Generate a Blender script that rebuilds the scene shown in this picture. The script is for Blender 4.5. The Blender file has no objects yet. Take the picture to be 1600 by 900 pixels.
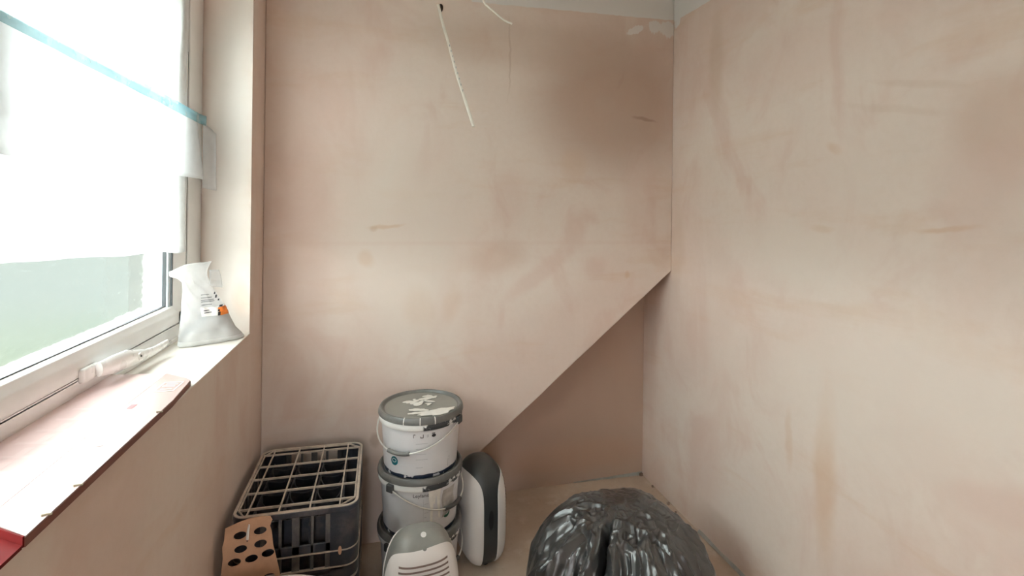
import bpy, bmesh, math, random
from mathutils import Vector, noise, Matrix
random.seed(7)
C = bpy.context.scene.collection
sc = bpy.context.scene
PI = math.pi

# ------------------------------------------------------------------ camera
cam = bpy.data.cameras.new('camera'); co = bpy.data.objects.new('camera', cam); C.objects.link(co)
YAW, ROLL, F, CY = 14.2562, 0.6774, 800.29, 331.7
co.matrix_world = (Matrix.Translation((0, 0, 1.4)) @ Matrix.Rotation(math.radians(-YAW), 4, 'Z')
                   @ Matrix.Rotation(PI/2, 4, 'X') @ Matrix.Rotation(math.radians(ROLL), 4, 'Z'))
cam.sensor_width = 36.0; cam.lens = 36.0*F/1600.0
cam.shift_y = -(450-CY)/1600.0
cam.clip_start = 0.02; cam.clip_end = 200
sc.camera = co

# ------------------------------------------------------------------ world, exposure
w = bpy.data.worlds.new('overcast_sky'); sc.world = w; w.use_nodes = True
bg = w.node_tree.nodes['Background']
bg.inputs[0].default_value = (0.96, 0.985, 1.0, 1); bg.inputs[1].default_value = 16.0
sc.view_settings.view_transform = 'Standard'; sc.view_settings.look = 'None'
sc.view_settings.gamma = 1.0; sc.view_settings.use_curve_mapping = False
sc.view_settings.exposure = 0.0
sc.cycles.max_bounces = 12; sc.cycles.diffuse_bounces = 6; sc.cycles.transparent_max_bounces = 16
sc.cycles.transmission_bounces = 8; sc.cycles.caustics_refractive = True; sc.cycles.caustics_reflective = False
sc.cycles.sample_clamp_indirect = 8.0

def portal(name, loc, rot, sx, sy):          # guides sampling of the sky through a wall opening
    l = bpy.data.lights.new(name, 'AREA'); l.shape = 'RECTANGLE'; l.size = sx; l.size_y = sy
    l.cycles.is_portal = True
    o = bpy.data.objects.new(name, l); C.objects.link(o); o.location = loc; o.rotation_euler = rot
portal('rear_opening_portal', (-0.28, -2.2, 1.0), (PI/2, 0, 0), 0.26, 2.0)  # unseen rear opening, added to light what faces the camera
portal('window_portal', (-0.93, 1.17, 1.6), (0, -PI/2, 0), 1.30, 2.06)

# ------------------------------------------------------------------ room numbers
YB, YA, XR, XL, ZS, ZC = 2.2307, 2.4928, 1.3726, -0.4594, 0.9477, 2.46
YR = -2.0                                   # rear wall, behind the camera
XW = -0.672                                 # inner face of the window frame
XO = -0.90                                  # outer face of the left wall

# ------------------------------------------------------------------ node helpers
class NT:
    def __init__(s, name):
        m = bpy.data.materials.new(name); m.use_nodes = True
        s.m = m; s.t = m.node_tree; s.n = s.t.nodes; s.l = s.t.links
        s.p = s.n.get('Principled BSDF'); s.out = s.n.get('Material Output')
        s.tc = s.n.new('ShaderNodeTexCoord'); s.pos = s.tc.outputs['Object']
    def link(s, a, b): s.l.new(a, b)
    def val(s, sock, v):
        if hasattr(v, 'node'): s.l.new(v, sock)
        else: sock.default_value = v
    def math(s, op, a, b=0.0, c=None):
        n = s.n.new('ShaderNodeMath'); n.operation = op; s.val(n.inputs[0], a); s.val(n.inputs[1], b)
        if c is not None: s.val(n.inputs[2], c)
        return n.outputs[0]
    def vmath(s, op, a, b=(0, 0, 0)):
        n = s.n.new('ShaderNodeVectorMath'); n.operation = op; s.val(n.inputs[0], a)
        if op == 'SCALE': s.val(n.inputs['Scale'], b)
        elif op != 'LENGTH': s.val(n.inputs[1], b)
        return n.outputs['Value'] if op in ('LENGTH', 'DOT_PRODUCT') else n.outputs['Vector']
    def noise(s, scale, detail=4, rough=.55, vec=None, stretch=None, dist=0.0, color=False):
        v = vec or s.pos
        if stretch: v = s.vmath('MULTIPLY', v, stretch)
        n = s.n.new('ShaderNodeTexNoise'); s.l.new(v, n.inputs['Vector'])
        n.inputs['Scale'].default_value = scale; n.inputs['Detail'].default_value = detail
        n.inputs['Roughness'].default_value = rough; n.inputs['Distortion'].default_value = dist
        return n.outputs['Color'] if color else n.outputs['Fac']
    def rng(s, v, a, b, c=0.0, d=1.0, smooth=True):
        n = s.n.new('ShaderNodeMapRange'); n.interpolation_type = 'SMOOTHSTEP' if smooth else 'LINEAR'
        s.val(n.inputs[0], v); n.inputs[1].default_value = a; n.inputs[2].default_value = b
        n.inputs[3].default_value = c; n.inputs[4].default_value = d
        return n.outputs[0]
    def mix(s, f, a, b, mode='MIX'):
        n = s.n.new('ShaderNodeMix'); n.data_type = 'RGBA'; n.blend_type = mode
        s.val(n.inputs[0], f)
        for k, v in ((6, a), (7, b)):
            if not hasattr(v, 'node') and len(v) == 3: v = (*v, 1)
            s.val(n.inputs[k], v)
        return n.outputs[2]
    def sep(s, v=None):
        n = s.n.new('ShaderNodeSeparateXYZ'); s.l.new(v or s.pos, n.inputs[0]); return n.outputs
    def bump(s, h, strength=.2, dist=.01):
        n = s.n.new('ShaderNodeBump'); n.inputs['Strength'].default_value = strength; n.inputs['Distance'].default_value = dist
        s.l.new(h, n.inputs['Height']); s.l.new(n.outputs[0], s.p.inputs['Normal'])

def pm(name, col, rough=.5, var=.06, vs=18, bump=0.0, bs=60, spec=.5, metal=0.0, coat=0.0, dust=None, dustamt=.4, ds=9):
    """plain procedural surface: base colour with fine value noise, optional dust and relief"""
    t = NT(name)
    f = t.noise(vs, 5)
    c = t.mix(t.rng(f, .3, .7), tuple(x*(1-var) for x in col), tuple(min(1, x*(1+var)) for x in col))
    if dust:
        c = t.mix(t.rng(t.noise(ds, 6, .65), .5-.25*dustamt, .75-.15*dustamt, 0, dustamt), c, dust)
    t.link(c, t.p.inputs['Base Color'])
    t.val(t.p.inputs['Roughness'], t.rng(t.noise(vs*1.7, 3), .2, .8, max(.02, rough-.02), min(1, rough+.02)))
    t.p.inputs['Specular IOR Level'].default_value = spec; t.p.inputs['Metallic'].default_value = metal
    t.p.inputs['Coat Weight'].default_value = coat; t.p.inputs['Coat Roughness'].default_value = .08
    if bump: t.bump(t.noise(bs, 4), bump, .004)
    return t.m

# ------------------------------------------------------------------ plaster
LIGHT, PINK, TAN, OCH = (.765, .665, .595), (.675, .505, .435), (.60, .46, .365), (.65, .45, .31)
def plaster(name, axis, marks=(), paint=None, seed=0.0, tone=0.0, joint=None):
    """skimmed plaster: damp pink and dry pale areas, trowel streaks; axis = the wall's horizontal axis (0 x, 1 y).
    marks: (centre h, centre z, half width, half height, tilt deg, colour, strength)"""
    t = NT(name)
    base = t.vmath('ADD', t.pos, (seed, seed*.7, seed*1.3))
    st = (1.0, 1.0, .7)
    big = t.noise(1.5, 3, .5, base, st, .6)
    mid = t.noise(4.2, 4, .55, base, st, .9)
    tro = t.noise(5.0, 5, .6, base, (.35, .35, 1.6) , .4)
    ver = t.noise(6.0, 4, .5, base, (1.5, 1.5, .16), .2)
    fine = t.noise(45, 4, .6, base)
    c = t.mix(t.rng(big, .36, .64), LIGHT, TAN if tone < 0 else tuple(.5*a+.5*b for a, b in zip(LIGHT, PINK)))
    c = t.mix(t.rng(mid, .46, .68, 0, .55), c, PINK)
    c = t.mix(t.rng(tro, .52, .72, 0, .32), c, OCH)
    c = t.mix(t.rng(ver, .52, .75, 0, .35), c, LIGHT)
    c = t.mix(t.rng(fine, .35, .75, 0, .10), c, TAN)
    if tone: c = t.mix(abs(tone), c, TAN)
    warp = t.vmath('SCALE', t.vmath('SUBTRACT', t.noise(7, 3, .6, base, None, 0, True), (.5, .5, .5)), .045)
    pw = t.vmath('ADD', t.pos, warp)
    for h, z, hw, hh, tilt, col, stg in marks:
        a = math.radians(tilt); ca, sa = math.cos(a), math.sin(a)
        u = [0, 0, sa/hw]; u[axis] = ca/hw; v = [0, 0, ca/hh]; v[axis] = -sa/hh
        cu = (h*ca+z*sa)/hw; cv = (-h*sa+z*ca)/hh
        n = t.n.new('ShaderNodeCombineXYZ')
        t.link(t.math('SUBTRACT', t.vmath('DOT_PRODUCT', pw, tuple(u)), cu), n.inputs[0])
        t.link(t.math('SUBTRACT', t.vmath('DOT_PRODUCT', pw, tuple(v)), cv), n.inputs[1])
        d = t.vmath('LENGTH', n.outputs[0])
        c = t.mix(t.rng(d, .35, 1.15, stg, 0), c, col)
    xyz = t.sep()
    if joint:                                   # faint board joint ghosting through the skim
        jd = t.math('ABSOLUTE', t.math('SUBTRACT', xyz[2], joint))
        c = t.mix(t.rng(jd, .002, .014, .2, 0), c, PINK)
    rough = .72
    if paint:                                   # white emulsion cut in along the top, ragged lower edge
        edge = t.math('ADD', paint[0], t.math('MULTIPLY', t.math('SUBTRACT', xyz[axis], paint[1]), paint[2]))
        nz = t.math('MULTIPLY', t.math('SUBTRACT', t.noise(9, 5, .6, t.pos), .5), .022)
        m = t.rng(t.math('SUBTRACT', t.math('ADD', xyz[2], nz), edge), 0, .004)
        if paint[3] is not None: m = t.math('MULTIPLY', m, t.rng(xyz[axis], paint[3]-.006, paint[3]+.006))
        for h, z, hw, hh, tilt, stg in paint[4]:
            a = math.radians(tilt); ca, sa = math.cos(a), math.sin(a)
            u = [0, 0, sa/hw]; u[axis] = ca/hw; v = [0, 0, ca/hh]; v[axis] = -sa/hh
            n = t.n.new('ShaderNodeCombineXYZ')
            t.link(t.math('SUBTRACT', t.vmath('DOT_PRODUCT', pw, tuple(u)), (h*ca+z*sa)/hw), n.inputs[0])
            t.link(t.math('SUBTRACT', t.vmath('DOT_PRODUCT', pw, tuple(v)), (-h*sa+z*ca)/hh), n.inputs[1])
            dd = t.math('ADD', t.vmath('LENGTH', n.outputs[0]), t.math('MULTIPLY', t.math('SUBTRACT', t.noise(30, 3, .6, t.pos, (3, 3, .6)), .5), .9))
            m = t.math('MAXIMUM', m, t.rng(dd, .8, 1.0, stg, 0))
        c = t.mix(m, c, (.74, .715, .69))
    t.link(c, t.p.inputs['Base Color']); t.p.inputs['Roughness'].default_value = rough
    t.p.inputs['Specular IOR Level'].default_value = .25
    t.bump(t.math('ADD', t.noise(14, 4, .55, base, (.5, .5, 1.2)), t.math('MULTIPLY', fine, .25)), .12, .008)
    return t.m

DK = (.42, .29, .22)
M = {}
M['plaster_back'] = plaster('plaster_back', 0, [
    (1.06, 1.93, .50, .42, 0, (.45, .32, .25), .85), (.62, 2.16, .60, .14, 0, (.53, .40, .32), .45),  # large dark marks here paint shade onto the mottled upper right
    (.10, 1.25, .34, .60, 5, (.76, .67, .60), .75), (.55, 1.45, .10, .18, 0, PINK, .35),  # broad pale mark paints window light into the left centre
    (.50, 1.20, .17, .10, 10, (.60, .42, .33), .45), (.02, 1.335, .085, .010, 3, OCH, .55), (-.03, 1.328, .02, .014, 0, (.55, .37, .25), .35),
    (-.06, 1.20, .05, .035, -50, OCH, .35), (1.22, 1.853, .075, .009, -8, (.30, .20, .15), .55),
    (1.09, 2.03, .012, .06, -25, DK, .25), (.548, 2.10, .006, .2, 0, DK, .35), (.16, .98, .08, .12, 20, OCH, .2),
    (.30, 1.0, .05, .10, -15, OCH, .22), (.70, 1.12, .24, .05, 35, PINK, .45), (1.14, 1.11, .015, .02, 0, OCH, .6),
    (-.02, .43, .025, .035, 20, DK, .5), (-.06, .34, .03, .02, 40, DK, .4), (-.30, 1.2, .12, 1.0, 0, PINK, .35),
    (.06, .62, .14, .07, 0, PINK, .3), (1.2, 1.45, .12, .3, 0, PINK, .35), (.86, 1.62, .08, .10, 0, OCH, .3)],
    paint=(2.3215, .37, .022, .372, [(1.165, 2.277, .055, .018, 22, .8), (1.262, 2.30, .035, .035, 0, .8), (1.335, 2.30, .05, .045, 0, .75)]), seed=3.1, joint=1.262)
M['plaster_right'] = plaster('plaster_right', 1, [
    (.86, 1.63, .13, .14, 0, (.59, .42, .33), .5), (.80, 1.52, .13, .09, 0, PINK, .5), (.97, 1.372, .085, .010, -2, OCH, .65),
    (1.35, 1.358, .05, .016, 0, OCH, .5), (1.305, 1.615, .035, .02, 25, OCH, .6), (1.06, 1.755, .16, .014, 18, TAN, .25),
    (1.12, 1.70, .20, .014, 15, TAN, .22), (1.33, .60, .05, .35, 0, OCH, .55), (1.48, .64, .02, .12, 0, OCH, .35),
    (1.90, 2.05, .06, .25, 0, TAN, .5), (1.69, 1.51, .02, .04, 10, PINK, .5), (1.2, .85, .5, .25, 0, (.76, .67, .60), .6),
    (1.45, 1.25, .35, .16, 0, (.76, .68, .61), .6), (1.0, 1.0, .3, .18, 0, (.76, .67, .60), .5), (1.85, .85, .15, .5, 0, (.72, .60, .53), .4),
    (1.10, .35, .12, .10, 0, PINK, .45), (.85, .75, .16, .06, -20, PINK, .5), (1.95, .35, .16, .25, 0, PINK, .45),
    (1.5, 1.95, .4, .16, 0, PINK, .35), (2.18, 1.25, .07, .25, 0, TAN, .45), (1.25, 1.55, .10, .2, 0, LIGHT, .6), (.92, 1.45, .12, .16, 0, PINK, .35)],
    paint=(2.335, 2.2, .02, None, [(2.20, 2.33, .03, .03, 0, .9)]), seed=11.7)
M['plaster_left'] = plaster('plaster_left', 1, [
    (2.06, 1.25, .05, .25, 0, (.74, .66, .6), .4), (2.05, 1.05, .06, .06, 0, OCH, .45), (1.55, .5, .25, .25, 0, TAN, .3)], seed=5.9)
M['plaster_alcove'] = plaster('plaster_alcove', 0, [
    (.9, .5, .8, .8, 0, (.46, .31, .24), .75), (1.0, .14, .5, .10, 0, (.56, .36, .26), .5), (.8, .45, .25, .18, 20, (.50, .36, .29), .35)], seed=8.3, tone=-.5)  # soffit shade painted in with darker tone and marks
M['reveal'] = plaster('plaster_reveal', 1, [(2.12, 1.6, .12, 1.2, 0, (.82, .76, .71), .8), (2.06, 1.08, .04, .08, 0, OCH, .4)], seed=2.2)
M['ceiling_paint'] = pm('ceiling_paint', (.78, .76, .74), .85, .03, 3)

t = NT('concrete_floor')
c = t.mix(t.rng(t.noise(2.2, 5, .6), .35, .65), (.54, .425, .33), (.64, .535, .43))
c = t.mix(t.rng(t.noise(9, 6, .65), .52, .72, 0, .6), c, (.74, .66, .58))
c = t.mix(t.rng(t.noise(60, 5, .7), .55, .75, 0, .35), c, (.33, .25, .19))
t.link(c, t.p.inputs['Base Color']); t.p.inputs['Roughness'].default_value = .8
t.bump(t.noise(40, 6, .65), .25, .006); M['floor'] = t.m

M['pvc'] = pm('white_pvc', (.90, .90, .89), .3, .02, 12, spec=.5, dust=(.76, .74, .71), dustamt=.08, ds=16)
M['pvc_clean'] = pm('white_handle_plastic', (.93, .93, .92), .28, .02, 12)
M['gasket'] = pm('dark_rubber', (.05, .055, .06), .6, .1, 30)
M['bead'] = pm('blue_grey_bead', (.62, .69, .73), .35, .04, 20)
M['sill'] = pm('sill_plaster', (.80, .75, .69), .6, .05, 6, bump=.05)
M['white'] = pm('white_plastic', (.80, .79, .79), .38, .03, 10)
M['lidtop'] = pm('lid_plastic_sheen', (.27, .266, .24), .3, .05, 10)  # sheen on the lid put into a paler colour
M['lidgrey'] = pm('grey_lid_plastic', (.14, .139, .133), .38, .08, 14, dust=(.42, .40, .36), dustamt=.25, ds=12)
M['paint'] = pm('dried_white_paint', (.90, .88, .83), .5, .05, 40, bump=.3, bs=120)
M['navy'] = pm('navy_print', (.022, .035, .07), .4, .15, 50)
M['wire'] = pm('galvanised_wire', (.72, .70, .66), .35, .06, 60, metal=.35)
M['darkgrey'] = pm('dark_grey_plastic', (.075, .077, .078), .42, .1, 20)
M['ink'] = pm('black_ink', (.03, .03, .035), .5, .1, 40)
M['paleink'] = pm('pale_grey_ink', (.45, .46, .48), .5, .05, 40)
M['teal'] = pm('teal_print', (.01, .13, .16), .4, .25, 70)
M['green'] = pm('green_print', (.01, .10, .065), .4, .25, 70)
M['shell'] = pm('grey_shell_plastic', (.235, .235, .22), .34, .08, 9, dust=(.40, .39, .35), dustamt=.3, ds=7)
M['shelldark'] = pm('charcoal_shell_plastic', (.042, .046, .046), .36, .08, 9)
M['panel'] = pm('off_white_panel_plastic', (.80, .775, .755), .4, .02, 8)
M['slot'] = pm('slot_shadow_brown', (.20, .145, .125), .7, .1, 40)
M['recess'] = pm('black_recess', (.012, .013, .014), .4, .1, 30)
M['crateedge'] = pm('scuffed_crate_bar', (.085, .085, .09), .5, .25, 16, dust=(.26, .23, .20), dustamt=.45, ds=20)
M['crate'] = pm('navy_crate_plastic', (.030, .036, .050), .45, .2, 12, dust=(.20, .17, .15), dustamt=.35, ds=14)
M['cratedust'] = pm('dusty_crate_grid', (.52, .44, .37), .7, .2, 30, dust=(.66, .57, .49), dustamt=.5, ds=35)
M['ply'] = pm('brown_card', (.60, .36, .225), .7, .10, 16, bump=.1)
M['plyedge'] = pm('torn_card_edge', (.44, .36, .28), .8, .15, 40)
M['tornspot'] = pm('torn_card_spot', (.30, .24, .17), .8, .2, 60)
M['ink2'] = pm('dark_grey_ink', (.10, .10, .11), .5, .1, 40)
M['redmark'] = pm('red_scuff', (.42, .06, .07), .4, .1, 12)
M['cable'] = pm('cream_grey_cable', (.90, .87, .79), .4, .05, 30)
M['card_red'] = pm('red_card', (.12, .008, .008), .65, .10, 12, spec=.12)
M['card_side'] = pm('shaded_brown_red_card', (.20, .075, .055), .6, .12, 14)  # shade on the red card sides painted in as brown
M['flap'] = pm('red_card_soft_sheen', (.40, .275, .25), .35, .03, 7, coat=.2)  # softer sheen on red card painted in as pink
M['topsheen'] = pm('red_card_window_sheen', (.80, .60, .585), .18, .03, 4, coat=.5)  # window reflection on red card painted in as pale pink
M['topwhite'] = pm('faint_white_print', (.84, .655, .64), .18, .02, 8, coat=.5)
M['cardwhite'] = pm('white_print', (.92, .90, .88), .3, .02, 8)
M['rubberwhite'] = pm('white_tub_plastic', (.86, .80, .77), .45, .03, 12)
M['orange'] = pm('orange_print', (.75, .20, .03), .4, .2, 60)
M['greytape'] = pm('grey_floor_tape', (.40, .40, .37), .6, .15, 30)
M['debris'] = pm('plaster_crumbs', (.24, .17, .13), .9, .3, 60)
M['hole'] = pm('dark_hole', (.035, .02, .013), .9, .2, 60)

def translucent(name, col, trans, weight=.55, extra=None):
    """thin film: part clear, part scattering"""
    t = NT(name); n = t.n
    t.n.remove(t.p)
    tb = n.new('ShaderNodeBsdfTransparent'); tl = n.new('ShaderNodeBsdfTranslucent'); df = n.new('ShaderNodeBsdfDiffuse')
    gl = n.new('ShaderNodeBsdfGlossy'); gl.inputs['Roughness'].default_value = .25
    f = t.noise(6, 4); c = t.mix(t.rng(f, .3, .7), tuple(x*.96 for x in col), col)
    for b in (tl, df): t.link(c, b.inputs[0])
    tb.inputs[0].default_value = (*(extra or [min(1, x*1.02) for x in col]), 1)
    m1 = n.new('ShaderNodeMixShader'); m1.inputs[0].default_value = 1-weight; t.link(tl.outputs[0], m1.inputs[1]); t.link(df.outputs[0], m1.inputs[2])
    m2 = n.new('ShaderNodeMixShader'); t.val(m2.inputs[0], t.rng(t.noise(11, 3), .3, .7, trans-.06, trans+.06)); t.link(m1.outputs[0], m2.inputs[1]); t.link(tb.outputs[0], m2.inputs[2])
    m3 = n.new('ShaderNodeMixShader'); m3.inputs[0].default_value = .05; t.link(m2.outputs[0], m3.inputs[1]); t.link(gl.outputs[0], m3.inputs[2])
    t.link(m3.outputs[0], t.out.inputs[0])
    return t.m
M['film'] = translucent('white_polythene_film', (.96, .965, .965), .55, .75)
M['film2'] = translucent('white_polythene_overlay', (.93, .93, .935), .30, .75)
M['masktape'] = translucent('teal_masking_tape', (.34, .62, .72), .60, .6, (.93, .992, .985))
M['bagfilm'] = translucent('clear_bag_film', (.96, .96, .96), .48, .45)
M['bagpowder'] = pm('grey_white_powder_bag', (.68, .70, .71), .35, .10, 25, bump=.35, bs=45, coat=.3)

t = NT('obscure_glass'); t.n.remove(t.p)
tr = t.n.new('ShaderNodeBsdfTransparent'); tr.inputs[0].default_value = (.93, .97, .95, 1)
rf = t.n.new('ShaderNodeBsdfRefraction'); rf.inputs['IOR'].default_value = 1.04; rf.inputs['Roughness'].default_value = .12; rf.inputs[0].default_value = (.95, .985, .965, 1)
gl = t.n.new('ShaderNodeBsdfGlossy'); gl.inputs['Roughness'].default_value = .22
bp = t.n.new('ShaderNodeBump'); bp.inputs['Strength'].default_value = .32; bp.inputs['Distance'].default_value = .01
t.link(t.noise(34, 3, .6, None, (1, .55, 1.6)), bp.inputs['Height'])
for b in (rf, gl): t.link(bp.outputs[0], b.inputs['Normal'])
a = t.n.new('ShaderNodeMixShader'); a.inputs[0].default_value = .5; t.link(tr.outputs[0], a.inputs[1]); t.link(rf.outputs[0], a.inputs[2])
b = t.n.new('ShaderNodeMixShader'); b.inputs[0].default_value = .07; t.link(a.outputs[0], b.inputs[1]); t.link(gl.outputs[0], b.inputs[2])
t.link(b.outputs[0], t.out.inputs[0]); M['glass'] = t.m

t = NT('lawn'); c = t.mix(t.rng(t.noise(.8, 5), .3, .7), (.045, .053, .035), (.053, .061, .043))
far = t.rng(t.math('ADD', t.sep()[1], t.math('MULTIPLY', t.noise(.35, 3), 5.0)), 4.5, 15)     # lawn gives way to pale paving further off
t.link(t.mix(far, c, (.054, .058, .055)), t.p.inputs['Base Color']); t.p.inputs['Roughness'].default_value = .9; t.p.inputs['Specular IOR Level'].default_value = 0; M['lawn'] = t.m

M['brick'] = pm('outer_render_grey', (.115, .118, .112), .9, .1, 8, spec=0)
t = NT('black_polythene'); c = t.mix(t.rng(t.noise(7, 4), .35, .7), (.022, .0225, .024), (.06, .06, .059))
t.link(c, t.p.inputs['Base Color']); t.p.inputs['Roughness'].default_value = .3; t.p.inputs['Specular IOR Level'].default_value = .9
t.p.inputs['Coat Weight'].default_value = .5; t.p.inputs['Coat Roughness'].default_value = .3
t.bump(t.noise(26, 3, .5, None, (1, 1, .2), .5), .22, .010); M['binbag'] = t.m

t = NT('painted_bucket_collar')          # white overspill with the dark band showing through in chips
xyz = t.sep()
ang = t.math('ARCTAN2', xyz[0], t.math('MULTIPLY', xyz[1], -1.0))
dark = t.math('MULTIPLY', t.rng(ang, -.05, .0), t.rng(t.noise(38, 4, .7), .44, .50))
dark2 = t.math('MULTIPLY', t.rng(ang, .02, .08), t.rng(ang, .30, .40, 1, 0))
dk = t.math('MAXIMUM', dark, t.math('MULTIPLY', dark2, t.rng(t.noise(60, 3), .35, .42)))
t.link(t.mix(dk, (.82, .81, .79), (.05, .055, .06)), t.p.inputs['Base Color']); t.p.inputs['Roughness'].default_value = .45; M['collar'] = t.m
t = NT('bucket_body_plastic')            # white pail; navy print at the foot, scuffs
xyz = t.sep()
edge = t.math('ADD', .017, t.math('MULTIPLY', t.math('SUBTRACT', t.noise(16, 2), .5), .016))
nv = t.math('MULTIPLY', t.rng(t.math('SUBTRACT', xyz[2], edge), -.001, .001, 1, 0), t.rng(t.noise(30, 3, .6), .40, .44))
c = t.mix(t.rng(t.noise(9, 4), .45, .7, 0, .5), (.77, .765, .785), (.70, .71, .73))
c = t.mix(t.rng(t.noise(20, 5, .7, None, (.4, .4, 2)), .62, .72, 0, .4), c, (.55, .56, .59))
t.link(t.mix(nv, c, (.02, .032, .06)), t.p.inputs['Base Color']); t.p.inputs['Roughness'].default_value = .33; M['bucket'] = t.m

# ------------------------------------------------------------------ mesh helpers
class MB:
    def __init__(s): s.v = []; s.f = []
    def add(s, vs, fs):
        k = len(s.v); s.v += [tuple(v) for v in vs]; s.f += [tuple(i+k for i in f) for f in fs]; return s
    def box(s, x0, x1, y0, y1, z0, z1):
        return s.add([(x0,y0,z0),(x1,y0,z0),(x1,y1,z0),(x0,y1,z0),(x0,y0,z1),(x1,y0,z1),(x1,y1,z1),(x0,y1,z1)],
                     [(0,3,2,1),(4,5,6,7),(0,1,5,4),(1,2,6,5),(2,3,7,6),(3,0,4,7)])
    def prism(s, poly, lo, hi, axis='z'):
        """poly in the other two axes (xy for z, xz for y, yz for x)"""
        def P(a, b, h): return {'z': (a, b, h), 'y': (a, h, b), 'x': (h, a, b)}[axis]
        n = len(poly)
        vs = [P(a, b, lo) for a, b in poly]+[P(a, b, hi) for a, b in poly]
        return s.add(vs, [tuple(range(n))[::-1], tuple(range(n, 2*n))]+[(i, (i+1) % n, n+(i+1) % n, n+i) for i in range(n)])
    def lathe(s, prof, seg=48, cx=0, cy=0, closed=False, a0=0, a1=2*PI):
        full = abs(a1-a0-2*PI) < 1e-6; m = seg if full else seg+1; n = len(prof)
        vs = [(cx+r*math.sin(a0+(a1-a0)*i/seg), cy-r*math.cos(a0+(a1-a0)*i/seg), z) for i in range(m) for r, z in prof]
        fs = []
        for i in range(seg):
            j = (i+1) % m
            for k in range(n if closed else n-1):
                k2 = (k+1) % n
                fs.append((i*n+k, j*n+k, j*n+k2, i*n+k2))
        return s.add(vs, fs)
    def tube(s, pts, r, seg=8, flat=None, closed=False):
        pts = [Vector(p) for p in pts]; n = len(pts); vs = []; fs = []
        up = Vector((0, 0, 1)); prev = None
        for i, p in enumerate(pts):
            if closed: d = pts[(i+1) % n]-pts[i-1]
            else: d = pts[min(i+1, n-1)]-pts[max(i-1, 0)]
            d.normalize()
            if prev is None:
                a = d.cross(up)
                if a.length < .1: a = d.cross(Vector((1, 0, 0)))
            else: a = prev-d*prev.dot(d)
            a.normalize(); prev = a; b = d.cross(a)
            rr = r[i] if isinstance(r, (list, tuple)) else r
            ra, rb = (rr, rr) if flat is None else (rr, rr*flat)
            for k in range(seg):
                t_ = 2*PI*k/seg; vs.append(p+a*ra*math.cos(t_)+b*rb*math.sin(t_))
        for i in range(n if closed else n-1):
            j = (i+1) % n
            for k in range(seg): fs.append((i*seg+k, i*seg+(k+1) % seg, j*seg+(k+1) % seg, j*seg+k))
        if not closed: fs += [tuple(range(seg))[::-1], tuple(range((n-1)*seg, n*seg))]
        return s.add(vs, fs)
    def grid(s, fn, nu, nv, closed_u=False):
        vs = [fn(i/nu, j/nv) for i in range(nu if closed_u else nu+1) for j in range(nv+1)]
        m = nu if closed_u else nu+1
        fs = [(i*(nv+1)+j, ((i+1) % m)*(nv+1)+j, ((i+1) % m)*(nv+1)+j+1, i*(nv+1)+j+1) for i in range(nu) for j in range(nv)]
        return s.add(vs, fs)
    def build(s, name, mat, parent=None, smooth=False, bevel=0.0, solid=0.0, kind=None, label=None, fix=True):
        me = bpy.data.meshes.new(name); me.from_pydata(s.v, [], s.f)
        bm = bmesh.new(); bm.from_mesh(me)
        if fix:
            bmesh.ops.remove_doubles(bm, verts=bm.verts, dist=1e-6)
            bmesh.ops.recalc_face_normals(bm, faces=bm.faces)
        bm.to_mesh(me); bm.free()
        o = bpy.data.objects.new(name, me); C.objects.link(o); me.materials.append(mat)
        if smooth:
            for p in me.polygons: p.use_smooth = True
        if solid:
            md = o.modifiers.new('thick', 'SOLIDIFY'); md.thickness = solid; md.offset = 0
        if bevel:
            md = o.modifiers.new('bevel', 'BEVEL'); md.width = bevel; md.segments = 3; md.limit_method = 'ANGLE'; md.angle_limit = math.radians(40)
            for p in me.polygons: p.use_smooth = True
            me.set_sharp_from_angle(angle=math.radians(40))
        elif smooth: me.set_sharp_from_angle(angle=math.radians(38))
        if parent: o.parent = parent
        if kind: o['kind'] = kind
        if label: o['label'] = label
        return o
def tag(o, label=None, cat=None, group=None, kind=None):
    if label: o['label'] = label
    if cat: o['category'] = cat
    if group: o['group'] = group
    if kind: o['kind'] = kind
    return o
def thing(name, label, cat, loc=(0, 0, 0), rz=0.0, group=None):
    o = bpy.data.objects.new(name, None); C.objects.link(o); o.empty_display_size = .1
    o.location = loc; o.rotation_euler = (0, 0, rz)
    return tag(o, label, cat, group)
def struct(o): o['kind'] = 'structure'; return o
def copy_tree(o, parent=None):
    c = o.copy(); C.objects.link(c)
    if parent: c.parent = parent
    for ch in list(o.children): copy_tree(ch, c)
    return c
def text_mesh(txt, size):
    cu = bpy.data.curves.new('text', 'FONT'); cu.body = txt; cu.size = size; cu.align_x = 'CENTER'; cu.resolution_u = 3
    o = bpy.data.objects.new('text', cu); C.objects.link(o)
    bpy.context.view_layer.update()
    me = bpy.data.meshes.new_from_object(o.evaluated_get(bpy.context.evaluated_depsgraph_get()))
    vs = [tuple(v.co) for v in me.vertices]; fs = [tuple(p.vertices) for p in me.polygons]
    bpy.data.objects.remove(o); bpy.data.curves.remove(cu); bpy.data.meshes.remove(me)
    return vs, fs

# ------------------------------------------------------------------ the setting
struct(MB().box(XO, XR+.15, YR-.15, YA+.15, -.12, 0).build('floor', M['floor']))
struct(MB().box(XO, XR+.15, YR-.15, YA+.15, ZC, ZC+.12).build('ceiling', M['ceiling_paint']))
struct(MB().box(-70, 40, -40, 80, -.34, -.30).build('ground', M['lawn']))
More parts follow.
